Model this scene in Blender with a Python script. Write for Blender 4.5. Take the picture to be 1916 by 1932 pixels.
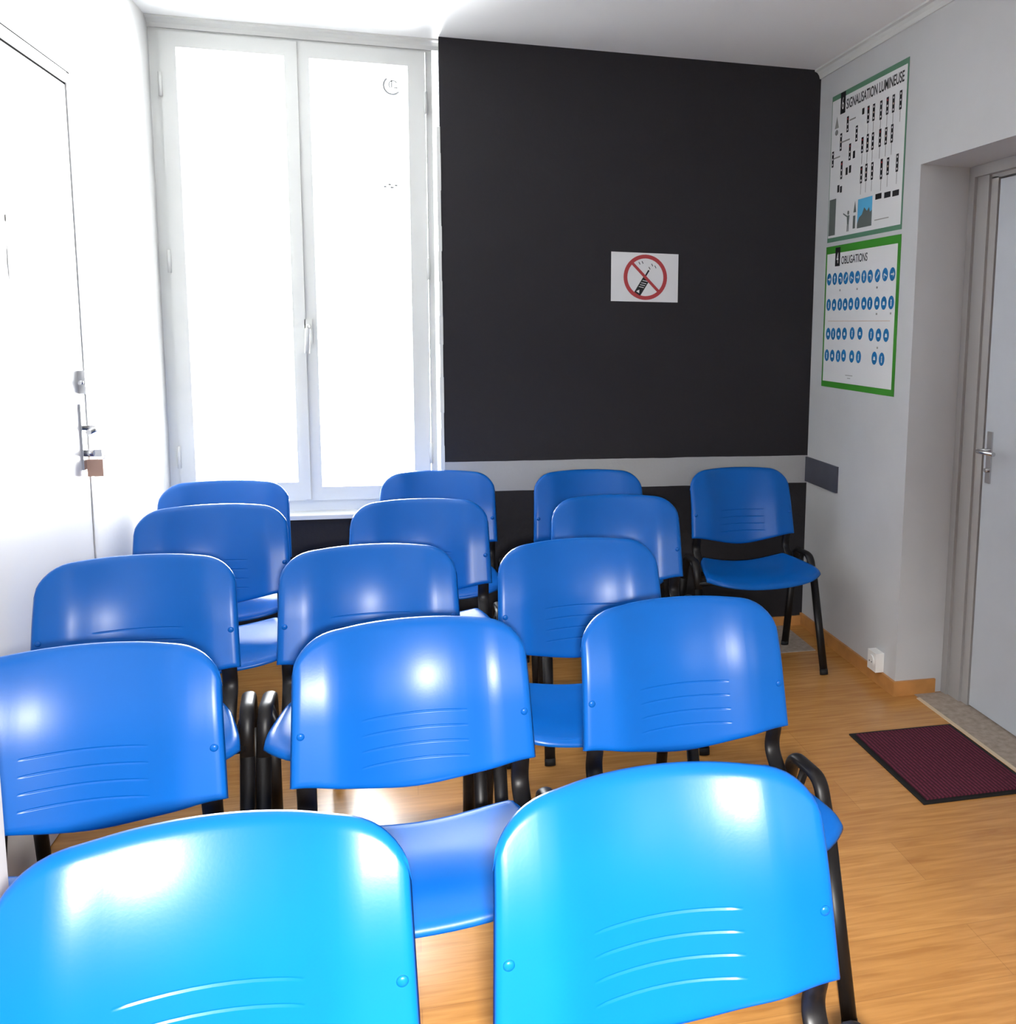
import bpy, bmesh, math, random
from mathutils import Vector, Matrix

for o in list(bpy.data.objects):
    bpy.data.objects.remove(o, do_unlink=True)
S = bpy.context.scene
COL = S.collection

# ------------------------------------------------------------------ camera
IW, IH = 1916.0, 1932.0
FPX, PX, PY = 1814.563, 1245.756, 859.572
YAW, PITCH, ROLL, CAMH = 0.2551656, 0.1332762, -0.0159995, 1.4227
cy, sy, cp, sp = math.cos(YAW), math.sin(YAW), math.cos(PITCH), math.sin(PITCH)
fwd = Vector((sy * cp, cy * cp, -sp)); rt0 = Vector((cy, -sy, 0)); dn0 = fwd.cross(rt0)
rt = math.cos(ROLL) * rt0 + math.sin(ROLL) * dn0
dn = -math.sin(ROLL) * rt0 + math.cos(ROLL) * dn0
cam_d = bpy.data.cameras.new('camera'); cam = bpy.data.objects.new('camera', cam_d); COL.objects.link(cam)
M = Matrix((rt, -dn, -fwd)).transposed().to_4x4(); M.translation = Vector((0, 0, CAMH))
cam.matrix_world = M
cam_d.sensor_fit = 'HORIZONTAL'; cam_d.sensor_width = 36.0
cam_d.lens = 36.0 * FPX / IW
cam_d.shift_x = (IW / 2 - PX) / IW
cam_d.shift_y = (PY - IH / 2) / IW
cam_d.clip_start = 0.02
S.camera = cam

# ------------------------------------------------------------------ world, lights, exposure
w = bpy.data.worlds.new('overcast_sky'); S.world = w; w.use_nodes = True
bg = w.node_tree.nodes['Background']
bg.inputs[0].default_value = (0.93, 0.97, 1.0, 1); bg.inputs[1].default_value = 9.0
S.view_settings.view_transform = 'Standard'; S.view_settings.look = 'None'
S.view_settings.exposure = 0.0; S.view_settings.gamma = 1.0
S.view_settings.use_curve_mapping = False

def area(name, loc, aim, sx, sy_, power, color=(1, 1, 1), spread=180):
    l = bpy.data.lights.new(name, 'AREA'); l.shape = 'RECTANGLE'; l.size = sx; l.size_y = sy_
    l.energy = power; l.color = color; l.spread = math.radians(spread)
    o = bpy.data.objects.new(name, l); COL.objects.link(o); o.location = loc
    o.rotation_euler = Vector(aim).to_track_quat('-Z', 'Y').to_euler()
    return o
# daylight at the window in the far wall, an added ceiling fill beside it, daylight at the street windows behind the camera, and the camera's own flash
area('daylight_far_window', (-0.42, 4.75, 1.7), (0.35, -1, 0.12), 1.2, 2.0, 165, (0.95, 0.98, 1.0), 150)
area('added_ceiling_fill', (-0.42, 5.10, 0.95), (0.42, -1, 0.75), 1.2, 1.1, 240, (1.0, 0.99, 0.96))  # added upward fill outside the far window, brightens the ceiling
for lx in (1.20, 1.55):
    area('daylight_street_window', (lx, -1.33, 1.70), (-0.25, 1, -0.15), 0.20, 1.0, 3, (1.0, 0.99, 0.97))
area('camera_flash', (0.02, -0.05, 1.39), (0.03, 1, -1.05), 0.07, 0.05, 43, (1.0, 0.98, 0.95), 90)

# ------------------------------------------------------------------ room numbers
D, XL, XR, H = 4.209, -0.963, 1.819, 2.579
YF = -1.20

# ------------------------------------------------------------------ materials
def mat(name, col, rough=0.5, spec=0.5, metal=0.0, bump=0.0, bscale=60.0, var=0.0, vscale=8.0, coat=0.0):
    m = bpy.data.materials.new(name); m.use_nodes = True
    nt = m.node_tree; b = nt.nodes['Principled BSDF']
    b.inputs['Base Color'].default_value = (*col, 1); b.inputs['Roughness'].default_value = rough
    b.inputs['Metallic'].default_value = metal; b.inputs['Specular IOR Level'].default_value = spec
    b.inputs['Coat Weight'].default_value = coat
    tc = nt.nodes.new('ShaderNodeTexCoord')
    if var > 0:
        n = nt.nodes.new('ShaderNodeTexNoise'); n.inputs['Scale'].default_value = vscale; n.inputs['Detail'].default_value = 5
        nt.links.new(tc.outputs['Object'], n.inputs['Vector'])
        r = nt.nodes.new('ShaderNodeValToRGB'); r.color_ramp.elements[0].position = 0.3; r.color_ramp.elements[1].position = 0.7
        r.color_ramp.elements[0].color = (*[c * (1 - var) for c in col], 1)
        r.color_ramp.elements[1].color = (*[min(1, c * (1 + var)) for c in col], 1)
        nt.links.new(n.outputs['Fac'], r.inputs['Fac']); nt.links.new(r.outputs['Color'], b.inputs['Base Color'])
    if bump > 0:
        n2 = nt.nodes.new('ShaderNodeTexNoise'); n2.inputs['Scale'].default_value = bscale; n2.inputs['Detail'].default_value = 6
        nt.links.new(tc.outputs['Object'], n2.inputs['Vector'])
        bm_ = nt.nodes.new('ShaderNodeBump'); bm_.inputs['Strength'].default_value = bump; bm_.inputs['Distance'].default_value = 0.01
        nt.links.new(n2.outputs['Fac'], bm_.inputs['Height']); nt.links.new(bm_.outputs['Normal'], b.inputs['Normal'])
    return m

BLUE = mat('blue_plastic', (0.0013, 0.094, 0.385), 0.31, 0.28, var=0.05, vscale=5, bump=0.008, bscale=220)
GROOVE = mat('dark_blue_groove', (0.006, 0.06, 0.30), 0.5, 0.3)
BLACKM = mat('black_painted_steel', (0.006, 0.005, 0.005), 0.42, 0.30)
RUBBER = mat('black_rubber', (0.008, 0.008, 0.008), 0.7, 0.3)
WHITE = mat('white_paint', (0.70, 0.70, 0.69), 0.55, 0.3, bump=0.08, bscale=30, var=0.02, vscale=3)
CEIL = mat('white_ceiling_paint', (0.86, 0.87, 0.87), 0.75, 0.2, bump=0.05, bscale=18)
FRAMEW = mat('white_window_lacquer', (0.66, 0.67, 0.65), 0.35, 0.4)
DOORW = mat('white_door_lacquer', (0.70, 0.70, 0.70), 0.35, 0.4)
WHITEPL = mat('white_socket_plastic', (0.80, 0.79, 0.76), 0.35, 0.5)
GREYW = mat('grey_wall_paint', (0.54, 0.545, 0.55), 0.6, 0.3, bump=0.06, bscale=40, var=0.04, vscale=3)
GREYD = mat('grey_door_paint', (0.50, 0.53, 0.57), 0.45, 0.4, var=0.02)
GREYF = mat('grey_door_frame_paint', (0.36, 0.35, 0.34), 0.4, 0.4)
REVEAL = mat('grey_plaster_reveal', (0.14, 0.14, 0.15), 0.7, 0.2, bump=0.25, bscale=50)
DARKGREY = mat('dark_grey_strip', (0.065, 0.068, 0.09), 0.5, 0.3, var=0.1)
GAP = mat('door_gap_shade', (0.03, 0.03, 0.03), 0.9, 0.0)  # near-black that paints the shade inside the door gaps
METAL = mat('brushed_chrome', (0.62, 0.62, 0.63), 0.25, 0.5, metal=1.0)
PAPER = mat('white_paper', (0.72, 0.72, 0.72), 0.5, 0.4)
GREEN = mat('green_print', (0.045, 0.26, 0.025), 0.45, 0.4)
GREENG = mat('grey_green_print', (0.10, 0.24, 0.15), 0.45, 0.4)
INK = mat('black_ink', (0.012, 0.012, 0.014), 0.5, 0.3)
INKG = mat('grey_ink', (0.12, 0.14, 0.13), 0.5, 0.3)
INKL = mat('light_grey_ink', (0.30, 0.30, 0.28), 0.5, 0.3)
SIGNBLUE = mat('blue_sign_ink', (0.010, 0.17, 0.42), 0.45, 0.4)
SKYINK = mat('sky_blue_ink', (0.10, 0.42, 0.68), 0.5, 0.3)
RED = mat('red_ink', (0.42, 0.035, 0.04), 0.45, 0.4)
BEIGEINK = mat('beige_ink', (0.60, 0.46, 0.36), 0.5, 0.3)
TAN = mat('tan_plastic', (0.46, 0.29, 0.22), 0.5, 0.3)
SKIRT = mat('oak_skirting', (0.48, 0.22, 0.065), 0.45, 0.4, var=0.15, vscale=14)
CONC = mat('bare_concrete', (0.34, 0.28, 0.23), 0.8, 0.2, var=0.2, vscale=40, bump=0.2, bscale=80)
STRIP = mat('pale_edge_strip', (0.60, 0.47, 0.32), 0.4, 0.4)
FRONTW = mat('dark_grey_wall_paint', (0.22, 0.22, 0.23), 0.7, 0.2)
STICK = mat('faint_grey_sticker', (0.32, 0.33, 0.34), 0.6, 0.2)

def mat_floor():
    m = bpy.data.materials.new('oak_laminate'); m.use_nodes = True
    nt = m.node_tree; b = nt.nodes['Principled BSDF']; L = nt.links.new
    tc = nt.nodes.new('ShaderNodeTexCoord')
    # planks run across the room (along x)
    br = nt.nodes.new('ShaderNodeTexBrick'); br.inputs['Scale'].default_value = 1.0
    br.inputs['Brick Width'].default_value = 1.28; br.inputs['Row Height'].default_value = 0.19
    br.inputs['Mortar Size'].default_value = 0.0009; br.offset = 0.37
    br.inputs['Color1'].default_value = (0.50, 0.245, 0.070, 1); br.inputs['Color2'].default_value = (0.44, 0.205, 0.056, 1)
    br.inputs['Mortar'].default_value = (0.36, 0.17, 0.05, 1)
    L(tc.outputs['Object'], br.inputs['Vector'])
    mp = nt.nodes.new('ShaderNodeMapping'); mp.inputs['Scale'].default_value = (2.2, 26, 1)
    L(tc.outputs['Object'], mp.inputs['Vector'])
    n = nt.nodes.new('ShaderNodeTexNoise'); n.inputs['Scale'].default_value = 2.2; n.inputs['Detail'].default_value = 8
    n.inputs['Distortion'].default_value = 0.8
    L(mp.outputs['Vector'], n.inputs['Vector'])
    r = nt.nodes.new('ShaderNodeValToRGB'); r.color_ramp.elements[0].position = 0.3; r.color_ramp.elements[1].position = 0.72
    r.color_ramp.elements[0].color = (0.80, 0.74, 0.68, 1); r.color_ramp.elements[1].color = (1.12, 1.14, 1.16, 1)
    L(n.outputs['Fac'], r.inputs['Fac'])
    mx = nt.nodes.new('ShaderNodeMix'); mx.data_type = 'RGBA'; mx.blend_type = 'MULTIPLY'; mx.inputs['Factor'].default_value = 1
    L(br.outputs['Color'], mx.inputs['A']); L(r.outputs['Color'], mx.inputs['B'])
    L(mx.outputs['Result'], b.inputs['Base Color'])
    b.inputs['Roughness'].default_value = 0.25; b.inputs['Specular IOR Level'].default_value = 0.5
    return m
FLOOR = mat_floor()

def mat_backwall():
    m = bpy.data.materials.new('black_and_grey_wall_paint'); m.use_nodes = True
    nt = m.node_tree; b = nt.nodes['Principled BSDF']; L = nt.links.new
    tc = nt.nodes.new('ShaderNodeTexCoord'); sx = nt.nodes.new('ShaderNodeSeparateXYZ'); L(tc.outputs['Object'], sx.inputs[0])
    n = nt.nodes.new('ShaderNodeTexNoise'); n.inputs['Scale'].default_value = 6; L(tc.outputs['Object'], n.inputs['Vector'])
    a = nt.nodes.new('ShaderNodeMath'); a.operation = 'MULTIPLY_ADD'; a.inputs[1].default_value = 0.008
    L(n.outputs['Fac'], a.inputs[0]); L(sx.outputs['Z'], a.inputs[2])
    r = nt.nodes.new('ShaderNodeValToRGB'); r.color_ramp.interpolation = 'CONSTANT'
    e = r.color_ramp.elements; e[0].color = (0.014, 0.013, 0.016, 1); e[1].position = 0.697 / 2.6; e[1].color = (0.38, 0.385, 0.39, 1)
    e2 = e.new(0.829 / 2.6); e2.color = (0.0155, 0.0140, 0.0170, 1)
    dv = nt.nodes.new('ShaderNodeMath'); dv.operation = 'DIVIDE'; dv.inputs[1].default_value = 2.6
    L(a.outputs[0], dv.inputs[0]); L(dv.outputs[0], r.inputs['Fac']); L(r.outputs['Color'], b.inputs['Base Color'])
    b.inputs['Roughness'].default_value = 0.62; b.inputs['Specular IOR Level'].default_value = 0.3
    n2 = nt.nodes.new('ShaderNodeTexNoise'); n2.inputs['Scale'].default_value = 45; n2.inputs['Detail'].default_value = 6
    L(tc.outputs['Object'], n2.inputs['Vector'])
    bm_ = nt.nodes.new('ShaderNodeBump'); bm_.inputs['Strength'].default_value = 0.25; bm_.inputs['Distance'].default_value = 0.01
    L(n2.outputs['Fac'], bm_.inputs['Height']); L(bm_.outputs['Normal'], b.inputs['Normal'])
    return m
BACKW = mat_backwall()

def mat_mat():
    m = bpy.data.materials.new('ribbed_burgundy_carpet'); m.use_nodes = True
    nt = m.node_tree; b = nt.nodes['Principled BSDF']; L = nt.links.new
    tc = nt.nodes.new('ShaderNodeTexCoord')
    wv = nt.nodes.new('ShaderNodeTexWave'); wv.wave_type = 'BANDS'; wv.bands_direction = 'X'; wv.inputs['Scale'].default_value = 24
    wv.inputs['Distortion'].default_value = 1.0; wv.inputs['Detail'].default_value = 2
    L(tc.outputs['Object'], wv.inputs['Vector'])
    n = nt.nodes.new('ShaderNodeTexNoise'); n.inputs['Scale'].default_value = 90; L(tc.outputs['Object'], n.inputs['Vector'])
    mm = nt.nodes.new('ShaderNodeMath'); mm.operation = 'MULTIPLY'; L(wv.outputs['Fac'], mm.inputs[0]); L(n.outputs['Fac'], mm.inputs[1])
    r = nt.nodes.new('ShaderNodeValToRGB'); r.color_ramp.elements[0].color = (0.042, 0.013, 0.020, 1); r.color_ramp.elements[1].color = (0.145, 0.027, 0.050, 1)
    r.color_ramp.elements[1].position = 0.6
    L(mm.outputs[0], r.inputs['Fac']); L(r.outputs['Color'], b.inputs['Base Color'])
    bp = nt.nodes.new('ShaderNodeBump'); bp.inputs['Strength'].default_value = 0.6; L(mm.outputs[0], bp.inputs['Height']); L(bp.outputs['Normal'], b.inputs['Normal'])
    b.inputs['Roughness'].default_value = 0.95; b.inputs['Specular IOR Level'].default_value = 0.1
    return m
MATM = mat_mat()

def mat_glass():
    m = bpy.data.materials.new('window_glass'); m.use_nodes = True
    nt = m.node_tree; nt.nodes.clear(); L = nt.links.new
    out = nt.nodes.new('ShaderNodeOutputMaterial'); mix = nt.nodes.new('ShaderNodeMixShader')
    tr = nt.nodes.new('ShaderNodeBsdfTransparent'); gl = nt.nodes.new('ShaderNodeBsdfGlossy'); gl.inputs['Roughness'].default_value = 0.03
    fr = nt.nodes.new('ShaderNodeFresnel'); fr.inputs['IOR'].default_value = 1.45
    L(fr.outputs[0], mix.inputs[0]); L(tr.outputs[0], mix.inputs[1]); L(gl.outputs[0], mix.inputs[2]); L(mix.outputs[0], out.inputs[0])
    return m
GLASS = mat_glass()

# ------------------------------------------------------------------ mesh helpers
def obj(name, bm, m, parent=None, loc=None, smooth=False, bevel=0.0, bseg=2):
    me = bpy.data.meshes.new(name)
    if bevel > 0:
        bmesh.ops.bevel(bm, geom=[e for e in bm.edges if e.is_manifold and e.calc_face_angle(0) > 0.6], offset=bevel, segments=bseg, affect='EDGES', profile=0.6)
    bm.normal_update(); bm.to_mesh(me); bm.free()
    for mm in (m if isinstance(m, (list, tuple)) else [m]): me.materials.append(mm)
    if smooth:
        for p in me.polygons: p.use_smooth = True
    o = bpy.data.objects.new(name, me); COL.objects.link(o)
    if parent: o.parent = parent
    if loc: o.location = loc
    return o

def box(bm, x0, x1, y0, y1, z0, z1, mi=0):
    vs = [bm.verts.new((x, y, z)) for x in (x0, x1) for y in (y0, y1) for z in (z0, z1)]
    for f in ((0, 1, 3, 2), (4, 6, 7, 5), (0, 4, 5, 1), (2, 3, 7, 6), (0, 2, 6, 4), (1, 5, 7, 3)):
        fc = bm.faces.new([vs[i] for i in f]); fc.material_index = mi
    return vs

def fillet(pts, radii, n=6):
    pts = [Vector(p) for p in pts]; out = [pts[0]]
    for i in range(1, len(pts) - 1):
        p0, p1, p2 = pts[i - 1], pts[i], pts[i + 1]; r = radii[i - 1] if isinstance(radii, (list, tuple)) else radii
        a = (p0 - p1).normalized(); b = (p2 - p1).normalized(); ang = a.angle(b)
        t = min(r / math.tan(ang / 2), 0.49 * (p0 - p1).length, 0.49 * (p2 - p1).length)
        A = p1 + a * t; B = p1 + b * t
        for k in range(n + 1):
            u = k / n; out.append((1 - u) ** 2 * A + 2 * u * (1 - u) * p1 + u * u * B)
    out.append(pts[-1]); return out

def tube(bm, path, ra, rb, side=None, seg=12, cap=True, mi=0):
    """sweep an ellipse: ra along `side`, rb across it"""
    path = [Vector(p) for p in path]; rings = []
    for i, p in enumerate(path):
        t = (path[min(i + 1, len(path) - 1)] - path[max(i - 1, 0)]).normalized()
        s = Vector(side) if side else (Vector((0, 0, 1)) if abs(t.z) < 0.9 else Vector((1, 0, 0)))
        s = (s - s.dot(t) * t).normalized(); q = t.cross(s)
        rings.append([bm.verts.new(p + s * ra * math.cos(a) + q * rb * math.sin(a)) for a in [2 * math.pi * k / seg for k in range(seg)]])
    for a, b in zip(rings, rings[1:]):
        for k in range(seg):
            f = bm.faces.new((a[k], a[(k + 1) % seg], b[(k + 1) % seg], b[k])); f.material_index = mi; f.smooth = True
    if cap:
        bm.faces.new(rings[0][::-1]).material_index = mi; bm.faces.new(rings[-1]).material_index = mi

def empty(name, loc, rz=0):
    o = bpy.data.objects.new(name, None); COL.objects.link(o); o.location = loc; o.rotation_euler = (0, 0, rz); o.empty_display_size = 0.1
    return o

def tag(o, label=None, cat=None, group=None, kind=None):
    if label: o['label'] = label
    if cat: o['category'] = cat
    if group: o['group'] = group
    if kind: o['kind'] = kind
    return o

def struct(name, bm, m, label, cat, **k):
    return tag(obj(name, bm, m, **k), label, cat, kind='structure')

# ================================================================== ROOM SHELL
T = 0.25
b = bmesh.new(); box(b, XL - 1.0, XR + 1.0, YF - 0.6, D + 0.7, -0.12, 0.0)
struct('floor', b, FLOOR, 'light oak laminate floor running under all the chairs', 'floor')
b = bmesh.new(); box(b, XL - 1.0, XR + 1.0, YF - T, D + 0.5, H, H + 0.15)
struct('ceiling', b, CEIL, 'plain white ceiling above the room', 'ceiling')

# back wall: black paint, grey band, window opening at its left
WX1 = 0.135; WZ0 = 0.60
b = bmesh.new()
box(b, WX1, XR + 0.3, D, D + 0.35, 0, H)
box(b, XL - 0.3, WX1, D, D + 0.35, 0, WZ0)
b.faces.ensure_lookup_table()
for f in b.faces:
    c = f.calc_center_median(); f.normal_update()
    if abs(c.x - WX1) < 1e-4 and c.z > 1: f.material_index = 1
struct('wall_back', b, [BACKW, REVEAL], 'matt black far wall with a grey band across it', 'wall')

# left wall with the door opening
DY0, DY1, DZ = 2.30, 3.318, 2.140
b = bmesh.new()
box(b, XL - T, XL, YF - T, DY0, 0, H); box(b, XL - T, XL, DY1, D + 0.35, 0, H); box(b, XL - T, XL, DY0, DY1, DZ, H)
struct('wall_left', b, WHITE, 'bright white plastered wall on the left', 'wall')
b = bmesh.new(); box(b, XL, -0.561, 0.95, 1.45, 0, H)
struct('wall_left_front', b, WHITE, 'white wall pier at the left edge, in front of the second row', 'wall', bevel=0.004)

# right wall with the deep door recess
NY0, NY1, NZ, NX = 2.25, 3.273, 2.025, 2.02
b = bmesh.new()
box(b, XR, XR + 0.6, YF - T, NY0, 0, H); box(b, XR, XR + 0.6, NY1, D + 0.35, 0, H); box(b, XR, XR + 0.6, NY0, NY1, NZ, H)
box(b, NX + 0.06, XR + 0.6, NY0, NY1, 0, NZ)
struct('wall_right', b, GREYW, 'grey painted wall on the right with a recessed doorway', 'wall')

# wall behind the camera, with two tall street window openings
fx = [1.09, 1.31, 1.44, 1.66]; fz0, fz1 = 1.18, 2.22
b = bmesh.new()
xs = [XL - T] + fx + [XR + 0.3]
for i in range(0, 6, 2): box(b, xs[i], xs[i + 1], YF - 0.1, YF, 0, H)
for i in range(1, 5, 2):
    box(b, xs[i], xs[i + 1], YF - 0.1, YF, 0, fz0); box(b, xs[i], xs[i + 1], YF - 0.1, YF, fz1, H)
struct('wall_front', b, FRONTW, 'grey wall behind the viewer with street windows', 'wall')

# ------------------------------------------------------------------ trims
b = bmesh.new()
def cove(bm, p0, p1, inward, h=0.045, d=0.04):
    p0, p1, n = Vector(p0), Vector(p1), Vector(inward); up = Vector((0, 0, 1))
    prof = [(0, 0), (0, -h), (d * 0.2, -h), (d * 0.35, -h * 0.6), (d * 0.65, -h * 0.3), (d, -h * 0.2), (d, 0)]
    A = [bm.verts.new(p0 + n * a + up * c) for a, c in prof]; B = [bm.verts.new(p1 + n * a + up * c) for a, c in prof]
    k = len(prof)
    for i in range(k): bm.faces.new((A[i], A[(i + 1) % k], B[(i + 1) % k], B[i]))
    bm.faces.new(A[::-1]); bm.faces.new(B)
cove(b, (XR, YF, H), (XR, D, H), (-1, 0, 0), 0.038, 0.032)
struct('trim_1', b, FRAMEW, 'white cove moulding along the top of the grey right wall', 'moulding')
b = bmesh.new(); cove(b, (XL, D + 0.085, H), (WX1, D + 0.085, H), (0, -1, 0), 0.036, 0.05)
struct('trim_2', b, FRAMEW, 'white moulding above the window', 'moulding')
b = bmesh.new()
box(b, XR - 0.011, XR, NY1, D, 0, 0.058); box(b, XR - 0.011, NX - 0.03, NY1 - 0.011, NY1, 0, 0.058)
struct('baseboard_right', b, SKIRT, 'low oak skirting along the grey wall and into the doorway', 'baseboard', bevel=0.003)
b = bmesh.new(); box(b, XL, XR - 0.011, D - 0.011, D, 0, 0.045)
struct('baseboard_back', b, SKIRT, 'low oak skirting under the black wall', 'baseboard', bevel=0.003)
b = bmesh.new(); box(b, 0.95, XR - 0.09, 3.83, D - 0.011, 0, 0.002)
struct('trim_3', b, CONC, 'pale bare floor strip at the foot of the black wall', 'floor strip')
b = bmesh.new(); box(b, 1.90, NX + 0.06, NY0, NY1 - 0.011, 0, 0.002)
struct('trim_4', b, CONC, 'bare concrete threshold in the doorway', 'threshold')
b = bmesh.new(); box(b, 1.888, 1.902, NY0, NY1 - 0.05, 0, 0.004)
struct('trim_5', b, STRIP, 'thin pale strip where the laminate meets the threshold', 'edge strip', bevel=0.001)
b = bmesh.new(); box(b, XR - 0.010, XR, 3.862, D, 0.705, 0.822)  # thin dark grey strip standing slightly proud of the wall
struct('trim_6', b, DARKGREY, 'short dark grey strip on the right wall beside the corner chair', 'rub board', bevel=0.002)
b = bmesh.new()
random.seed(4); zz = 0.605
while zz < 2.22:
    z2 = min(2.225, zz + random.uniform(.05, .16)); wd_ = random.uniform(.011, .015); box(b, WX1 - wd_, WX1 + random.uniform(0.0, .003), D - 0.002, D + 0.022, zz, z2); zz = z2
struct('trim_7', b, FRAMEW, 'thin white unpainted plaster edge between the window and the black wall', 'plaster edge')

# ------------------------------------------------------------------ window
WY = D + 0.085
win = tag(empty('window_1', (0, WY, WZ0)), 'tall white two casement window filling the left of the far wall', 'window', kind='structure')
def wob(name, boxes, m, parent, bevel=0.004):
    bm = bmesh.new()
    for q in boxes: box(bm, q[0], q[1], q[2] , q[3], q[4] - WZ0, q[5] - WZ0)
    return obj(name, bm, m, parent, bevel=bevel)
wob('frame', [(XL, -0.925, 0.0, 0.08, WZ0, H), (0.083, WX1 - 0.026, 0.0, 0.08, WZ0, H), (-0.925, 0.083, 0.0, 0.08, 2.535, H),
              (-0.925, 0.083, 0.0, 0.08, WZ0 + 0.018, 0.662)], FRAMEW, win)
# left casement
def casement(x0, x1, px0, px1, pz0, pz1, y0):
    bm = bmesh.new()
    z0, z1 = 0.664, 2.533
    for q in ((x0, px0, z0, z1), (px1, x1, z0, z1), (px0, px1, z0, pz0), (px0, px1, pz1, z1)):
        box(bm, q[0], q[1], y0, y0 + 0.055, q[2] - WZ0, q[3] - WZ0)
    c = obj('casement', bm, FRAMEW, win, bevel=0.004)
    bm = bmesh.new(); box(bm, px0 - 0.004, px1 + 0.004, y0 + 0.028, y0 + 0.034, pz0 - WZ0 - 0.004, pz1 - WZ0 + 0.004)
    obj('pane', bm, GLASS, c)
    return c
CL = casement(-0.923, -0.437, -0.864, -0.468, 0.745, 2.474, -0.012)
CR = casement(-0.435, 0.081, -0.372, 0.011, 0.722, 2.472, -0.012)
# cover strip on the meeting stile and the handle
wob('cover_strip', [(-0.452, -0.418, -0.022, -0.011, 0.67, 2.53)], FRAMEW, win, 0.004)
bm = bmesh.new(); box(bm, -0.422, -0.392, -0.022, -0.0125, 1.33 - WZ0, 1.43 - WZ0)
tube(bm, fillet([(-0.407, -0.02, 0.80), (-0.407, -0.055, 0.80), (-0.412, -0.058, 0.69)], 0.012), 0.011, 0.008, seg=10)
obj('handle', bm, FRAMEW, win, bevel=0)
for zz in (0.86, 1.65, 2.33):
    bm = bmesh.new(); tube(bm, [(0.082, -0.016, zz - WZ0 - 0.045), (0.082, -0.016, zz - WZ0 + 0.045)], 0.007, 0.007); obj('hinge', bm, FRAMEW, win)
    bm = bmesh.new(); tube(bm, [(-0.924, -0.016, zz - WZ0 - 0.045), (-0.924, -0.016, zz - WZ0 + 0.045)], 0.007, 0.007); obj('hinge', bm, FRAMEW, win)
# round faint sticker and small remains lower down, on the right pane (room side)
bm = bmesh.new(); yk = 0.0135; cx_, cz_ = -0.052, 2.395 - WZ0
def ringseg(bm, cx, cz, r0, r1, a0, a1, y, n=20, th=0.001):
    prev = None
    for k in range(n + 1):
        a = a0 + (a1 - a0) * k / n
        cur = [bm.verts.new((cx + r * math.cos(a), yy, cz + r * math.sin(a))) for r in (r0, r1) for yy in (y, y + th)]
        if prev:
            bm.faces.new((prev[0], prev[2], cur[2], cur[0])); bm.faces.new((prev[1], cur[1], cur[3], prev[3]))
            bm.faces.new((prev[2], prev[3], cur[3], cur[2])); bm.faces.new((prev[0], cur[0], cur[1], prev[1]))
        else: bm.faces.new((cur[0], cur[1], cur[3], cur[2]))
        prev = cur
    bm.faces.new((prev[0], prev[2], prev[3], prev[1]))
ringseg(bm, cx_, cz_, 0.030, 0.038, 2.2, 5.6, yk)
ringseg(bm, cx_ + 0.004, cz_ + 0.004, 0.014, 0.019, 0.5, 4.0, yk)
box(bm, cx_ - 0.004, cx_ + 0.001, yk, yk + 0.001, cz_ - 0.008, cz_ + 0.022)
box(bm, cx_ + 0.006, cx_ + 0.022, yk, yk + 0.001, cz_ - 0.010, cz_ - 0.004)
obj('sticker', bm, STICK, CR)
bm = bmesh.new()
for dx, dz, s_ in ((-0.022, -0.004, .006), (-0.004, 0.006, .006), (0.006, -0.006, .007), (0.022, 0.003, .006)):
    box(bm, -0.066 + dx - s_, -0.066 + dx + s_, yk, yk + 0.001, 1.99 - WZ0 + dz - s_ * .6, 1.99 - WZ0 + dz + s_ * .6)
obj('sticker', bm, STICK, CR)
wob('sill', [(XL, WX1 - 0.0, -0.115, 0.0, WZ0 + 0.001, WZ0 + 0.018)], FRAMEW, win, 0.003)

# ------------------------------------------------------------------ left door
d1 = tag(empty('door_1', (XL, 3.0, 0)), 'white door in the left wall with a lever handle and bolt', 'door', kind='structure')
bm = bmesh.new()
box(bm, -0.09, 0.003, 0.2835, 0.3115, 0, 2.133); box(bm, -0.09, 0.004, -0.695, 0.283, 2.103, 2.134); box(bm, -0.09, 0.004, -0.695, -0.665, 0, 2.103)
obj('door_frame', bm, DOORW, d1, bevel=0.002)
bm = bmesh.new(); box(bm, -0.045, 0.0, -0.66, 0.2765, 0.006, 2.096)
leaf = obj('door_leaf', bm, DOORW, d1, bevel=0.002)
bm = bmesh.new(); box(bm, -0.20, -0.092, -0.69, 0.316, 0, 2.138); obj('backing', bm, GAP, d1)
bm = bmesh.new()
box(bm, -0.06, -0.001, 0.2766, 0.2834, 0.006, 2.103); box(bm, -0.06, -0.001, -0.66, 0.2766, 2.0962, 2.103)
box(bm, -0.06, 0.001, 0.312, 0.3178, 0, 2.1395); box(bm, -0.06, 0.001, -0.695, 0.312, 2.134, 2.1395)
obj('gap_shade', bm, GAP, d1)  # dark strips filling the gaps, their shade put in as colour
bm = bmesh.new(); box(bm, 0.0005, 0.006, 0.215, 0.247, 0.965, 1.165); obj('lock_plate', bm, METAL, leaf, bevel=0.002)
bm = bmesh.new(); tube(bm, fillet([(0.005, 0.231, 1.092), (0.045, 0.231, 1.092), (0.05, 0.12, 1.09)], 0.012), 0.008, 0.008); obj('lever_handle', bm, METAL, leaf)
bm = bmesh.new(); tube(bm, [(0.005, 0.231, 1.015), (0.03, 0.231, 1.015)], 0.011, 0.011); box(bm, 0.03, 0.052, 0.229, 0.233, 1.004, 1.026); obj('key', bm, METAL, leaf)
bm = bmesh.new(); box(bm, 0.0005, 0.02, 0.225, 0.272, 1.195, 1.265); tube(bm, [(0.012, 0.20, 1.23), (0.012, 0.24, 1.23)], 0.006, 0.006); obj('bolt', bm, METAL, leaf, bevel=0.002)
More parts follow.
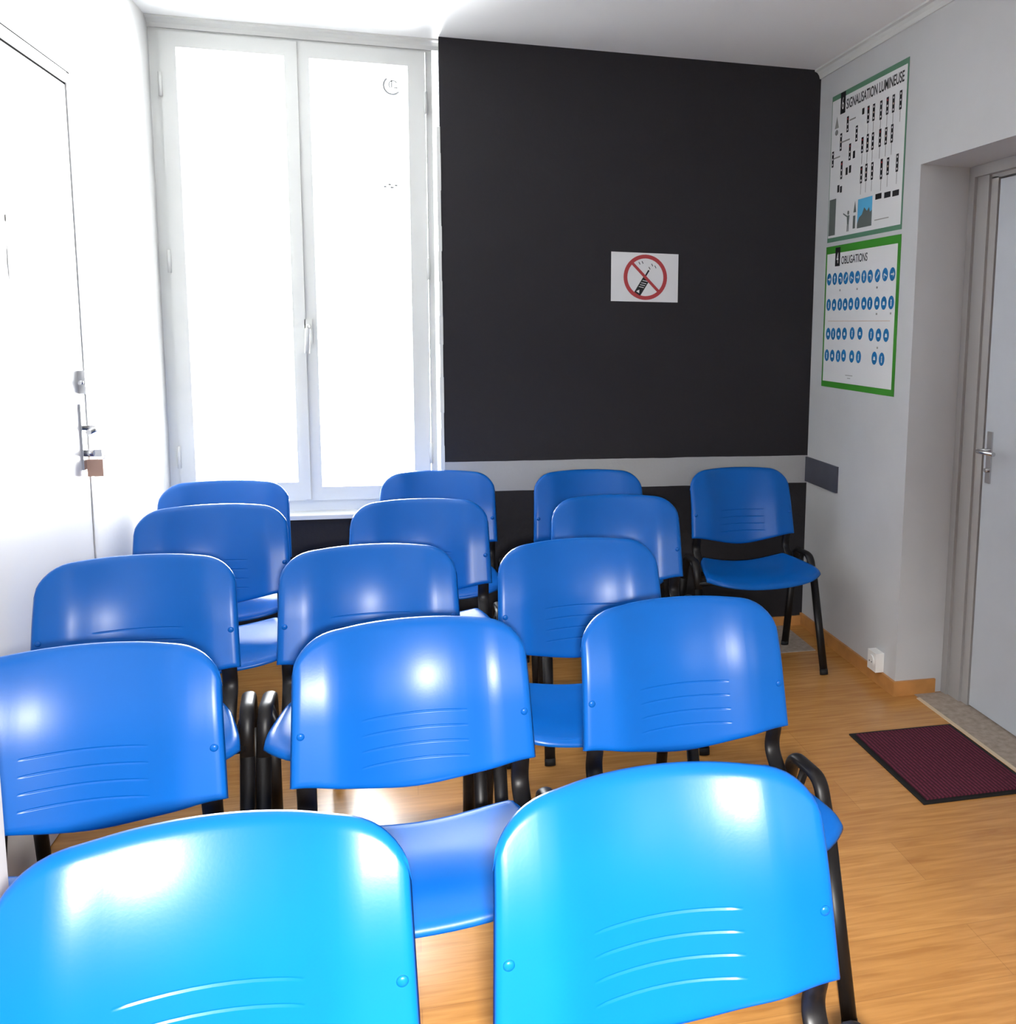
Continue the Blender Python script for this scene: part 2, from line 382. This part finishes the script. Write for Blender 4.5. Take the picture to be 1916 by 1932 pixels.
bm = bmesh.new(); box(bm, 0.0045, 0.018, 0.288, 0.305, 1.205, 1.255); obj('strike_plate', bm, METAL, d1, bevel=0.002)
bm = bmesh.new()
box(bm, 0.0005, 0.002, -0.236, -0.222, 1.655, 1.672)
for k in range(5): box(bm, 0.0005, 0.0015, -0.238 - .003 * (1 - abs(k - 2) / 2), -0.236 + .003 * (1 - abs(k - 2) / 2), 1.50 + k * 0.022, 1.522 + k * 0.022)
obj('grey_mark', bm, INKL, leaf)  # small light grey marks on the door leaf
# key fob hanging from the key
fob = tag(empty('key_fob', (XL + 0.030, 3.245, 0.942)), 'small tan key fob hanging from the white door lock', 'key fob')
bm = bmesh.new(); box(bm, -0.024, 0.020, -0.006, 0.006, 0.0, 0.052); obj('tag', bm, TAN, fob, bevel=0.003)
bm = bmesh.new()
tube(bm, [Vector((0.012 + 0.013 * math.cos(a), 0.0, 0.063 + 0.013 * math.sin(a))) for a in [2 * math.pi * k / 20 for k in range(21)]], 0.0014, 0.0014, side=(0, 1, 0), seg=6)
obj('ring', bm, METAL, fob)

# ------------------------------------------------------------------ right door in the recess
d2 = tag(empty('door_2', (NX, 3.0, 0)), 'grey door set deep in the right wall recess', 'door', kind='structure')
bm = bmesh.new()
box(bm, 0.0, 0.058, 0.235, 0.272, 0, NZ - 0.001); box(bm, 0.012, 0.058, 0.160, 0.235, 0, NZ - 0.04); box(bm, 0.022, 0.058, 0.117, 0.160, 0, NZ - 0.05)
box(bm, 0.0, 0.058, -0.749, 0.235, NZ - 0.04, NZ - 0.001); box(bm, 0.022, 0.058, -0.749, 0.160, NZ - 0.055, NZ - 0.04)
box(bm, 0.0, 0.058, -0.749, -0.70, 0, NZ - 0.04)
obj('door_frame', bm, GREYF, d2, bevel=0.003)
bm = bmesh.new(); box(bm, 0.026, 0.056, -0.695, 0.110, 0.008, NZ - 0.062)
leaf2 = obj('door_leaf', bm, GREYD, d2, bevel=0.002)
bm = bmesh.new(); box(bm, 0.020, 0.0255, 0.058, 0.088, 0.872, 1.062); obj('lock_plate', bm, METAL, leaf2, bevel=0.003)
bm = bmesh.new(); tube(bm, fillet([(0.021, 0.073, 0.992), (-0.03, 0.073, 0.992), (-0.035, -0.04, 0.994)], 0.012), 0.008, 0.008); obj('lever_handle', bm, METAL, leaf2)
bm = bmesh.new(); tube(bm, [(0.021, 0.073, 0.92), (0.008, 0.073, 0.92)], 0.008, 0.008); obj('lock_cylinder', bm, METAL, leaf2)

# ------------------------------------------------------------------ wall socket
so = tag(empty('wall_socket', (XR, 3.405, 0.060)), 'white surface mounted power socket low on the grey wall', 'power socket')
bm = bmesh.new(); box(bm, -0.036, -0.0005, -0.036, 0.036, 0.0, 0.078); obj('casing', bm, WHITEPL, so, bevel=0.006, bseg=3)
bm = bmesh.new(); tube(bm, [(-0.0365, 0, 0.039), (-0.041, 0, 0.039)], 0.024, 0.024, seg=24); obj('face', bm, WHITEPL, so)
for dy in (-0.0095, 0.0095):
    bm = bmesh.new(); tube(bm, [(-0.0405, dy, 0.037), (-0.0418, dy, 0.037)], 0.0028, 0.0028, seg=10); obj('pin_hole', bm, INK, so)

# ------------------------------------------------------------------ door mat
mt = tag(empty('door_mat', (1.68, 2.71, 0)), 'burgundy ribbed door mat with a dark rubber edge before the grey door', 'door mat')
bm = bmesh.new(); box(bm, -0.20, 0.20, -0.258, 0.258, 0.0, 0.005); obj('rubber_edge', bm, RUBBER, mt, bevel=0.002)
bm = bmesh.new(); box(bm, -0.182, 0.182, -0.240, 0.240, 0.0052, 0.010); obj('carpet', bm, MATM, mt, bevel=0.002)

# ------------------------------------------------------------------ flat print helpers (sheet local frame: u to the right, v up, w out of the wall)
def pbox(bm, u0, u1, v0, v1, w0, w1): box(bm, u0, u1, v0, v1, w0, w1)
def pdisc(bm, u, v, r, w0, w1, n=20, ru=None):
    ru = ru or r
    A = [bm.verts.new((u + ru * math.cos(2 * math.pi * k / n), v + r * math.sin(2 * math.pi * k / n), w0)) for k in range(n)]
    B = [bm.verts.new((p.co.x, p.co.y, w1)) for p in A]
    bm.faces.new(B); bm.faces.new(A[::-1])
    for k in range(n): bm.faces.new((A[k], A[(k + 1) % n], B[(k + 1) % n], B[k]))
def ppoly(bm, pts, w0, w1):
    A = [bm.verts.new((p[0], p[1], w0)) for p in pts]; B = [bm.verts.new((p[0], p[1], w1)) for p in pts]; n = len(pts)
    bm.faces.new(B); bm.faces.new(A[::-1])
    for k in range(n): bm.faces.new((A[k], A[(k + 1) % n], B[(k + 1) % n], B[k]))
def pline(bm, p, q, wd, w0, w1):
    p, q = Vector(p), Vector(q); d = (q - p).normalized(); n = Vector((-d.y, d.x)) * wd / 2
    ppoly(bm, [p - n, q - n, q + n, p + n], w0, w1)
def text(name, body, width, height, m, parent, u, v, wv, bold=0.0):
    cu = bpy.data.curves.new(name, 'FONT'); cu.body = body; cu.size = 1.0; cu.extrude = 0.002; cu.offset = bold
    to = bpy.data.objects.new(name, cu); COL.objects.link(to)
    bpy.context.view_layer.update()
    me = bpy.data.meshes.new_from_object(to.evaluated_get(bpy.context.evaluated_depsgraph_get()))
    bpy.data.objects.remove(to, do_unlink=True); bpy.data.curves.remove(cu)
    xs = [q.co.x for q in me.vertices]; ys = [q.co.y for q in me.vertices]
    x0, x1, y0, y1 = min(xs), max(xs), min(ys), max(ys)
    for q in me.vertices:
        q.co = ((q.co.x - x0) / (x1 - x0) * width, (q.co.y - y0) / (y1 - y0) * height, 0.0002 if q.co.z > 0 else 0.0)
    me.materials.clear(); me.materials.append(m); me.name = name
    o = bpy.data.objects.new(name, me); COL.objects.link(o); o.parent = parent; o.location = (u, v, wv)
    return o
def sheet_right(name, y, z):   # on the right wall, u = -y
    o = empty(name, (XR, y, z))
    o.matrix_world = Matrix(((0, 0, -1, XR), (-1, 0, 0, y), (0, 1, 0, z), (0, 0, 0, 1)))
    return o
PW = 0.0022   # sheet face above wall
# upper poster : traffic lights
Y0, Z0 = 4.072, 1.805
p1 = tag(sheet_right('poster', Y0, Z0), 'upper wall poster of traffic lights on the grey wall', 'poster', group='posters on the grey wall')
bm = bmesh.new(); pbox(bm, 0, 0.678, 0, 0.628, 0.0006, 0.0016); obj('border', bm, GREENG, p1)
bm = bmesh.new(); pbox(bm, 0.006, 0.668, 0.019, 0.606, 0.0017, PW); obj('paper', bm, PAPER, p1)
U = lambda y: Y0 - y
V = lambda z: z - Z0
bm = bmesh.new(); pbox(bm, U(3.984), U(3.936), V(2.342), V(2.431), PW + .0001, PW + .0004); obj('number_label', bm, INK, p1)
text('number_text', '6', 0.018, 0.05, PAPER, p1, U(3.969), V(2.36), PW + .0006)
text('title', 'SIGNALISATION LUMINEUSE', U(3.425) - U(3.925), 0.042, INK, p1, U(3.925), V(2.352), PW + .0002, 0.018)
icons = [(3.906, 2.32, 2.255), (3.967, 2.261, 2.188), (3.816, 2.265, 2.201), (3.874, 2.203, 2.134), (3.833, 2.166, 2.136), (4.044, 2.197, 2.129), (3.95, 2.142, 2.067), (3.898, 2.108, 2.077), (3.865, 2.112, 2.081), (3.975, 2.045, 2.014), (3.948, 2.037, 2.01), (3.762, 2.324, 2.299), (3.715, 2.323, 2.256), (3.667, 2.321, 2.255), (3.605, 2.32, 2.247), (3.552, 2.322, 2.256), (3.503, 2.321, 2.254), (3.446, 2.324, 2.254), (3.758, 2.208, 2.145), (3.711, 2.212, 2.141), (3.665, 2.21, 2.142), (3.603, 2.212, 2.143), (3.553, 2.209, 2.143), (3.504, 2.211, 2.142), (3.756, 2.091, 2.023), (3.712, 2.095, 2.026), (3.659, 2.093, 2.024), (3.579, 2.093, 2.015), (3.526, 2.09, 2.024), (3.451, 2.092, 2.025)]
bm = bmesh.new(); bl = bmesh.new()
lamps = {RED: bmesh.new(), BEIGEINK: bmesh.new(), PAPER: bmesh.new()}
for i, (y, za, zb) in enumerate(icons):
    u = U(y); hw = 0.0095 if za - zb > 0.04 else 0.010
    pbox(bm, u - hw, u + hw, V(zb), V(za), PW + .0001, PW + .0004)
    if za - zb > 0.05:
        n = 3; dz = (za - zb) / n
        cols = (RED, PAPER, PAPER) if i % 3 == 0 else ((PAPER, BEIGEINK, PAPER) if i % 3 == 1 else (PAPER, PAPER, PAPER))
        for k in range(n): pdisc(lamps[cols[k]], u, V(za - dz * (k + .5)), 0.0042, PW + .0004, PW + .0006, 12)
        if i > 10: pbox(bl, u - .002, u + .002, V(zb - 0.045), V(zb) - .0004, PW + .0001, PW + .0003)
obj('traffic_light_icons', bm, INK, p1); obj('mast_lines', bl, INKL, p1)
for m_, bb in lamps.items(): obj('lamp_dots', bb, m_, p1)
bm = bmesh.new()
for (ya, yb, z) in ((3.89, 3.83, 2.30), (3.955, 3.88, 2.222), (4.035, 3.97, 2.165)): pbox(bm, U(ya), U(yb), V(z) - .003, V(z) + .003, PW + .0001, PW + .0003)
ppoly(bm, [(U(4.035), V(2.29)), (U(3.995), V(2.29)), (U(4.015), V(2.34))], PW + .0001, PW + .0003)
ringseg_pts = [(U(4.015) + .016 * math.cos(a * .5236), V(2.272) + .012 * math.sin(a * .5236)) for a in range(12)]
ppoly(bm, ringseg_pts, PW + .0001, PW + .0003)
pbox(bm, U(3.62), U(3.50), V(1.858), V(1.862), PW + .0001, PW + .0003)
obj('caption_lines', bm, INKL, p1)
bm = bmesh.new()
for y, z in ((3.594, 1.951), (3.519, 1.948), (3.452, 1.946)): pbox(bm, U(y) - .026, U(y) + .026, V(z) - .011, V(z) + .011, PW + .0001, PW + .0004)
obj('sign_panels', bm, INK, p1)
bm = bmesh.new(); pbox(bm, U(4.060), U(3.993), V(1.834), V(1.990), PW + .0001, PW + .0004); obj('grey_panel', bm, INKG, p1)
# figure with raised arm and a mast
bm = bmesh.new()
pdisc(bm, U(3.865), V(1.916), 0.009, PW + .0001, PW + .0004, 12)
ppoly(bm, [(U(3.878), V(1.905)), (U(3.852), V(1.905)), (U(3.857), V(1.868)), (U(3.873), V(1.868))], PW + .0001, PW + .0004)
pline(bm, (U(3.872), V(1.9)), (U(3.915), V(1.917)), 0.006, PW + .0001, PW + .0003); pline(bm, (U(3.869), V(1.87)), (U(3.872), V(1.838)), 0.007, PW + .0001, PW + .0003); pline(bm, (U(3.86), V(1.87)), (U(3.86), V(1.838)), 0.007, PW + .0001, PW + .0003)
ppoly(bm, [(U(3.815), V(1.911)), (U(3.79), V(1.911)), (U(3.802), V(1.958))], PW + .0001, PW + .0004)
pbox(bm, U(3.817), U(3.795), V(1.845), V(1.898), PW + .0001, PW + .0004)
obj('figure_drawing', bm, INKG, p1)
bm = bmesh.new(); pbox(bm, U(3.776), U(3.645), V(1.842), V(1.960), PW + .0001, PW + .0003); ph = obj('street_photograph', bm, SKYINK, p1)
bm = bmesh.new()
ppoly(bm, [(U(3.776), V(1.842)), (U(3.645), V(1.842)), (U(3.645), V(1.905)), (U(3.662), V(1.898)), (U(3.672), V(1.918)), (U(3.69), V(1.905)), (U(3.715), V(1.922)), (U(3.735), V(1.895)), (U(3.76), V(1.885)), (U(3.776), V(1.862))], PW + .0004, PW + .0006)
obj('street_silhouette', bm, INKG, ph)

# lower poster : blue mandatory signs
Y0, Z0 = 4.078, 1.166
p2 = tag(sheet_right('poster', Y0, Z0), 'lower wall poster with rows of round blue road signs and bright green border', 'poster', group='posters on the grey wall')
bm = bmesh.new(); pbox(bm, 0, 0.686, 0, 0.621, 0.0006, 0.0016); obj('border', bm, GREEN, p2)
bm = bmesh.new(); pbox(bm, 0.015, 0.663, 0.026, 0.588, 0.0017, PW); obj('paper', bm, PAPER, p2)
bm = bmesh.new(); pbox(bm, U(3.978), U(3.929), V(1.697), V(1.778), PW + .0001, PW + .0004); obj('number_label', bm, INK, p2)
text('number_text', '4', 0.018, 0.045, PAPER, p2, U(3.963), V(1.71), PW + .0006)
text('title', 'OBLIGATIONS', U(3.667) - U(3.915), 0.034, INK, p2, U(3.915), V(1.703), PW + .0002, 0.012)
rows = {0: [(4.033, 1.643), (3.975, 1.643), (3.917, 1.642), (3.863, 1.642), (3.806, 1.642), (3.75, 1.641), (3.691, 1.640), (3.635, 1.639), (3.571, 1.639), (3.507, 1.640), (3.447, 1.639)],
        1: [(4.029, 1.531), (3.972, 1.53), (3.913, 1.531), (3.859, 1.53), (3.804, 1.531), (3.744, 1.532), (3.681, 1.531), (3.628, 1.53), (3.565, 1.53), (3.507, 1.529), (3.447, 1.53)],
        2: [(4.022, 1.403), (3.969, 1.403), (3.913, 1.404), (3.854, 1.405), (3.779, 1.407), (3.706, 1.408), (3.604, 1.404), (3.54, 1.403), (3.476, 1.403)],
        3: [(4.028, 1.307), (3.97, 1.307), (3.909, 1.307), (3.854, 1.311), (3.774, 1.31), (3.71, 1.31), (3.567, 1.31), (3.504, 1.308)]}
bm = bmesh.new(); bw = bmesh.new(); bt = bmesh.new(); i = 0
for rk, lst in rows.items():
    for y, z in lst:
        u, v = U(y), V(z); pdisc(bm, u, v, 0.0265, PW + .0001, PW + .0004, 20, 0.0235)
        a = PW + .0005; c = PW + .0007; k = i % 5
        if rk == 0:
            if k == 0: pline(bw, (u - .012, v), (u + .008, v), .006, a, c); ppoly(bw, [(u + .006, v - .01), (u + .016, v), (u + .006, v + .01)], a, c)
            elif k == 1: pline(bw, (u, v - .015), (u, v + .005), .006, a, c); ppoly(bw, [(u - .009, v + .003), (u + .009, v + .003), (u, v + .016)], a, c)
            elif k == 2: pline(bw, (u + .008, v - .014), (u + .008, v + .004), .006, a, c); pline(bw, (u + .008, v + .004), (u - .012, v + .004), .006, a, c)
            elif k == 3: pline(bw, (u - .01, v - .01), (u + .01, v + .01), .006, a, c); ppoly(bw, [(u + .002, v + .014), (u + .014, v + .014), (u + .014, v + .002)], a, c)
            else: pline(bw, (u - .008, v - .014), (u - .008, v + .004), .005, a, c); pline(bw, (u - .008, v + .004), (u + .014, v - .006), .005, a, c)
        elif k % 2 == 0: ppoly(bw, [(u - .010, v - .008), (u + .010, v - .008), (u + .006, v + .006), (u - .006, v + .006)], a, c)
        else: pdisc(bw, u, v + .008, .0045, a, c, 10); pline(bw, (u, v + .003), (u, v - .014), .007, a, c)
        i += 1
for y, z in ((3.917, 1.592), (3.75, 1.592), (3.571, 1.592), (3.545, 1.352), (3.447, 1.488), (3.565, 1.487)): pbox(bt, U(y) - .006, U(y) + .006, V(z) - .004, V(z) + .004, PW + .0001, PW + .0003)
pbox(bt, U(3.83), U(3.76), V(1.226), V(1.229), PW + .0001, PW + .0003); pbox(bt, U(3.81), U(3.78), V(1.214), V(1.217), PW + .0001, PW + .0003)
obj('round_signs', bm, SIGNBLUE, p2); obj('sign_symbols', bw, PAPER, p2); obj('caption_marks', bt, INKL, p2)
bm = bmesh.new(); pbox(bm, U(4.03), U(3.45), V(1.458), V(1.4605), PW + .0001, PW + .0003); obj('dividing_line', bm, BEIGEINK, p2)

# ------------------------------------------------------------------ no mobile phone sign on the black wall
sg = tag(empty('warning_sign', (1.012, D, 1.638)), 'white paper sign banning mobile phones, on the black wall', 'sign')
sg.matrix_world = Matrix(((1, 0, 0, 1.012), (0, 0, -1, D), (0, 1, 0, 1.638), (0, 0, 0, 1)))
bm = bmesh.new(); pbox(bm, -0.152, 0.153, -0.107, 0.107, 0.0008, 0.0018)
for vt in bm.verts:
    if vt.co.x > 0.1 and vt.co.y > 0.05: vt.co.y -= 0.002
obj('paper', bm, PAPER, sg)
bm = bmesh.new(); w0, w1 = 0.0019, 0.0022
N = 48; prev = None; first = None
for k in range(N):
    a0_, a1_ = 2 * math.pi * k / N, 2 * math.pi * (k + 1) / N
    ppoly(bm, [(.003 + .082 * math.cos(a0_), .082 * math.sin(a0_)), (.003 + .099 * math.cos(a0_), .099 * math.sin(a0_)), (.003 + .099 * math.cos(a1_), .099 * math.sin(a1_)), (.003 + .082 * math.cos(a1_), .082 * math.sin(a1_))], w0, w1)
obj('red_ring', bm, RED, sg)
bm = bmesh.new(); pline(bm, (.003 - .060, .060), (.003 + .060, -.060), 0.0125, 0.0026, 0.0030); obj('red_bar', bm, RED, sg)
bm = bmesh.new()
d_ = Vector((0.52, 0.854)); n_ = Vector((0.854, -0.52)); c_ = Vector((-0.012, -0.038))
R_ = lambda a, b_: tuple(c_ + d_ * a + n_ * b_)
ppoly(bm, [R_(-.042, -.016), R_(-.042, .016), R_(.042, .016), R_(.042, -.016)], 0.0019, 0.0022)
pline(bm, R_(.042, -.010), R_(.075, -.010), .007, 0.0019, 0.0022)
for q in ((-.028, .066), (-.014, .070), (.030, .060), (.045, .052), (.018, .046)): pline(bm, q, (q[0] + .006, q[1] - .011), .003, 0.0019, 0.0021)
phn = obj('phone_symbol', bm, INK, sg)
bm = bmesh.new()
ppoly(bm, [R_(-.034, -.010), R_(-.034, .006), R_(-.020, -.002)], 0.0023, 0.0025)
for a_ in (-.010, .0, .010, .022): pline(bm, R_(a_, -.011), R_(a_ + .008, .011), .0025, 0.0023, 0.0025)
obj('phone_keys', bm, PAPER, phn)

# ================================================================== CHAIRS
SW, ZB, TILT, CURV, SAG, RC, DIP, ZT = 0.2284, 0.5406, 0.234, 0.082, 0.0030, 0.050, 0.040, 0.82
RIVX, RIVZ, GX, GZ = 0.2148, 0.6368, 0.102, (0.6465, 0.6172, 0.5880, 0.5587)
ZC = ZT - SAG - RC - 0.026
def half(z):
    return SW + 0.008 * max(0.0, min(1.0, (ZC - z) / (ZC - ZB)))
def topz(x):
    ax = abs(x)
    zt = ZT - SAG * (x / SW) ** 2 - 0.012 * (ax / SW) ** 4
    e = SW - RC - 0.035
    if ax > e:
        t = min(1.0, (ax - e) / (SW - e)); zt = ZC + (zt - ZC) * math.sqrt(max(0.0, 1 - t ** 2.3))
    return zt
def botz(x):
    return ZB - DIP * 0.5 * (1 + math.cos(math.pi * min(1.0, abs(x) / SW)))
# the back is scooped in the middle and runs out flat towards the two uprights
NT = 120; TAB = [0.0]
for k in range(NT):
    xm = (k + .5) * 0.25 / NT; t_ = min(max((xm - .112) / (.182 - .112), 0.0), 1.0)
    TAB.append(TAB[-1] + 2 * CURV / 0.2286 ** 2 * xm * (1 - t_ * t_ * (3 - 2 * t_)) * 0.25 / NT)
def scoop(x):
    q_ = min(abs(x) / 0.25 * NT, NT - 1e-6); k = int(q_)
    return TAB[k] + (TAB[k + 1] - TAB[k]) * (q_ - k)
def shell_y(x, z):
    y = TILT * (z - ZB) - scoop(x)
    if z > 0.656: y += 1.029 * (z - 0.656) ** 2
    return y
def build_shell():
    bm = bmesh.new()
    ss = []
    ne = [0, .004, .010, .018, .028, .042, .06, .085, .115, .15]
    inner = [-(SW - e) / SW for e in ne]
    gxs = [-(GX + .003) / SW, -GX / SW, -(GX - .003) / SW]
    mid = [-.5 + i * 0.0 for i in range(0)]
    left = sorted(set(inner + [-.85, -.80, -.75, -.70, -.66, -.62, -.58, -.54, -.5] + gxs + [-.38, -.3, -.2, -.1]))
    ss = left + [0.0] + [-s for s in reversed(left)]
    z0, z1 = 0.549, 0.656
    zrows_mid = []
    for g in sorted(GZ): zrows_mid += [g - .0050, g - .0030, g - .0018, g - .0005, g + .0005, g + .0018, g + .0030, g + .0050]
    nb, nt = 7, 22
    bt = [0, .08, .2, .38, .58, .8]              # bottom zone fractions
    tt = [1 - (1 - k / nt) ** 1.7 for k in range(1, nt + 1)]
    R = 0.013
    cols = []
    for s in ss:
        col = []
        x_at = lambda z: s * half(z) if True else 0
        xr = s * SW
        zb, zt = botz(xr), topz(xr)
        zs = [(zb + (z0 - zb) * t, None) for t in bt] + [(z0, None)] + [(z, 'm') for z in zrows_mid] + [(z1, None)] + [(z1 + (zt - z1) * t, None) for t in tt]
        for z, kind in zs:
            x = s * half(z); y = shell_y(x, z)
            dt = (zt - z); 
            dside = half(z) - abs(x)
            d = min(dside, dt, (z - zb) * 1.0)
            # smooth corner: combine top and side
            if dside < R and dt < R: d = max(0.0, R - math.hypot(R - dside, R - dt))
            if d < R: y += 0.9 * (R - math.sqrt(max(0.0, R * R - (R - d) ** 2)))
            if kind == 'm' and abs(x) <= GX - .002:
                for g in GZ:
                    if abs(z - g) < .0008: y += 0.0020
            col.append(bm.verts.new((x, y, z)))
        cols.append(col)
    n = len(cols[0])
    for a, c in zip(cols, cols[1:]):
        for k in range(n - 1):
            try: bm.faces.new((a[k], c[k], c[k + 1], a[k + 1]))
            except ValueError: pass
    bmesh.ops.remove_doubles(bm, verts=bm.verts, dist=1e-5)
    bmesh.ops.recalc_face_normals(bm, faces=bm.faces)
    # make sure the normals point to the sitter (-y) before thickening
    if sum(f.normal.y * f.calc_area() for f in bm.faces) > 0: bmesh.ops.reverse_faces(bm, faces=bm.faces)
    return bm
def thicken(o, th, off=-1):
    md = o.modifiers.new('thickness', 'SOLIDIFY'); md.thickness = th; md.offset = off; md.use_even_offset = False

def seat_surf(u, v):
    """u -1..1 across, v 0 (rear) .. 1 (front)"""
    wd = 0.190 + (0.252 - 0.190) * (1 - (1 - v) ** 1.8)
    x = u * wd
    y = 0.004 - 0.322 * v
    # round the plan corners
    y += 0.062 * (abs(u) ** 5) * max(0.0, (v - .35) / .65) ** 2
    y -= 0.030 * (abs(u) ** 5) * max(0.0, (.35 - v) / .35) ** 2
    z = 0.460 - 0.031 * (1 - u * u) + 0.004 * max(0, (0.3 - v) / .3) ** 2
    z -= 0.020 * v + 0.012 * max(0.0, (v - .70) / .30) ** 2.2
    return Vector((x, y, z))
def build_seat():
    bm = bmesh.new(); nu, nv = 24, 24
    us = [math.sin(math.pi / 2 * (2 * i / nu - 1)) for i in range(nu + 1)]
    vs_ = [0.5 - 0.5 * math.cos(math.pi * j / nv) for j in range(nv + 1)]
    V_ = []
    for v in vs_:
        row = []
        for u in us:
            p = seat_surf(u, v)
            # rim rolled down
            e = min((1 - abs(u)) * .23, v * .32, (1 - v) * .32); R = 0.014 + 0.008 * max(0, 1 - 4 * v)
            if e < R: p.z -= 1.0 * (R - math.sqrt(max(0, R * R - (R - e) ** 2)))
            row.append(bm.verts.new(p))
        V_.append(row)
    for a, c in zip(V_, V_[1:]):
        for k in range(nu): bm.faces.new((a[k], a[k + 1], c[k + 1], c[k]))
    bmesh.ops.recalc_face_normals(bm, faces=bm.faces)
    if sum(f.normal.z * f.calc_area() for f in bm.faces) < 0: bmesh.ops.reverse_faces(bm, faces=bm.faces)
    return bm

HX = 0.2530
def make_chair():
    t = empty('plastic_chair', (0, 0, 0))
    sh = obj('backrest', build_shell(), BLUE, t, smooth=True); thicken(sh, 0.006)
    st = obj('seat', build_seat(), BLUE, t, smooth=True); thicken(st, 0.006)
    for s in (-1, 1):
        bm = bmesh.new(); p = Vector((s * RIVX, shell_y(RIVX, RIVZ), RIVZ))
        bmesh.ops.create_uvsphere(bm, u_segments=14, v_segments=8, radius=0.0075)
        for v in bm.verts: v.co.y *= 0.55; v.co += p
        obj('rivet', bm, BLUE, sh, smooth=True)
    for s in (-1, 1):
        def q(x, y, z): return (s * x, y, z)
        full_top = [q(HX, 0.005, .405), q(HX, -.040, .470), q(HX + .004, -.118, .470), q(HX + .007, -.172, .415)]
        # rail with its two bends, then the two straight legs
        rail = fillet([q(HX + .002, .012, .365), q(HX, -.022, .468), q(HX + .004, -.140, .468), q(HX + .006, -.185, .365)], [.035, .05], 8)
        bm = bmesh.new(); tube(bm, rail, 0.0172, 0.0112, side=(1, 0, 0), seg=14); obj('side_rail', bm, BLACKM, t)
        bm = bmesh.new(); tube(bm, [q(HX + .006, -.1846, .366), q(HX + .005, -.305, .012)], 0.0172, 0.0112, side=(1, 0, 0), seg=14); lg = obj('leg', bm, BLACKM, t)
        bm = bmesh.new(); tube(bm, [q(HX + .005, -.302, .022), q(HX + .005, -.308, .0)], 0.0178, 0.0125, side=(1, 0, 0), seg=14); obj('foot_cap', bm, RUBBER, lg)
        bm = bmesh.new(); tube(bm, [q(HX + .002, .0117, .366), q(HX + .006, .080, .012)], 0.0172, 0.0112, side=(1, 0, 0), seg=14); lg = obj('leg', bm, BLACKM, t)
        bm = bmesh.new(); tube(bm, [q(HX + .006, .079, .022), q(HX + .006, .083, .0)], 0.0178, 0.0125, side=(1, 0, 0), seg=14); obj('foot_cap', bm, RUBBER, lg)
        # flat oval upright: behind the shell, curving forward under the seat
        up = fillet([q(.207, shell_y(.206, .70) + .017, .70), q(.207, shell_y(.206, .545) + .017, .545), q(.207, .004, .485), q(.207, -.085, .408)], [.2, .05], 8)
        bm = bmesh.new(); tube(bm, up, 0.0185, 0.0085, side=(1, 0, 0), seg=14); obj('back_upright', bm, BLACKM, t)
    bm = bmesh.new(); tube(bm, fillet([(-HX - .002, -.075, .462), (-HX + .022, -.075, .388), (HX - .022, -.075, .388), (HX + .002, -.075, .462)], .02), 0.010, 0.010, seg=12); obj('crossbar', bm, BLACKM, t)
    bm = bmesh.new(); tube(bm, [(-HX - .004, -.180, .385), (HX + .004, -.180, .385)], 0.010, 0.010, seg=12); obj('crossbar', bm, BLACKM, t)
    return t

def copy_tree(o, parent=None):
    c = o.copy(); COL.objects.link(c)
    if parent: c.parent = parent
    for ch in list(o.children): copy_tree(ch, c)
    return c

CH = [
 (0.3189, 1.1232, 0.0375, 'blue plastic chair at front right, pale blue back with four grooves, cut off below', 'front row of chairs'),
 (-0.2374, 1.1101, 0.0280, 'blue plastic chair at front left, its back cut off by the left picture edge', 'front row of chairs'),
 (-0.5792, 1.8383, 0.0740, 'leftmost blue plastic chair of the second row, beside the white wall pier', 'second row of chairs'),
 (-0.0019, 1.8854, 0.0785, 'middle blue plastic chair of the second row, three light reflections on its back', 'second row of chairs'),
 (0.5690, 1.9250, 0.0660, 'rightmost blue plastic chair of the second row, nearest the burgundy mat', 'second row of chairs'),
 (-0.6714, 2.5742, 0.0607, 'leftmost blue plastic chair of the third row, in front of the white door', 'third row of chairs'),
 (-0.1130, 2.5925, 0.0466, 'middle blue plastic chair of the third row, half hidden by the second row', 'third row of chairs'),
 (0.4500, 2.5616, 0.0515, 'rightmost blue plastic chair of the third row, behind the gap in the second row', 'third row of chairs'),
 (-0.6263, 3.2856, 0.0876, 'leftmost blue plastic chair of the fourth row, below the left window casement', 'fourth row of chairs'),
 (0.0230, 3.2808, -0.0108, 'middle blue plastic chair of the fourth row, below the right window casement', 'fourth row of chairs'),
 (0.6948, 3.2517, -0.0638, 'rightmost blue plastic chair of the fourth row, in front of the black wall', 'fourth row of chairs'),
 (-0.6809, 3.7985, -0.0054, 'leftmost blue plastic chair of the back row, right under the window', 'back row of chairs'),
 (0.0992, 3.9315, -0.0518, 'second blue plastic chair from the left in the back row, at the window edge', 'back row of chairs'),
 (0.7101, 3.8666, 0.0020, 'third blue plastic chair from the left in the back row, against the black wall', 'back row of chairs'),
 (1.3678, 3.8381, 0.0521, 'blue plastic chair alone in the far right corner, its seat and legs in view', 'back row of chairs'),
]
proto = make_chair()
for i, (x, y, r, lab, grp) in enumerate(CH):
    c = proto if i == 0 else copy_tree(proto)
    c.location = (x, y, 0); c.rotation_euler = (0, 0, r)
    tag(c, lab, 'chair', grp)
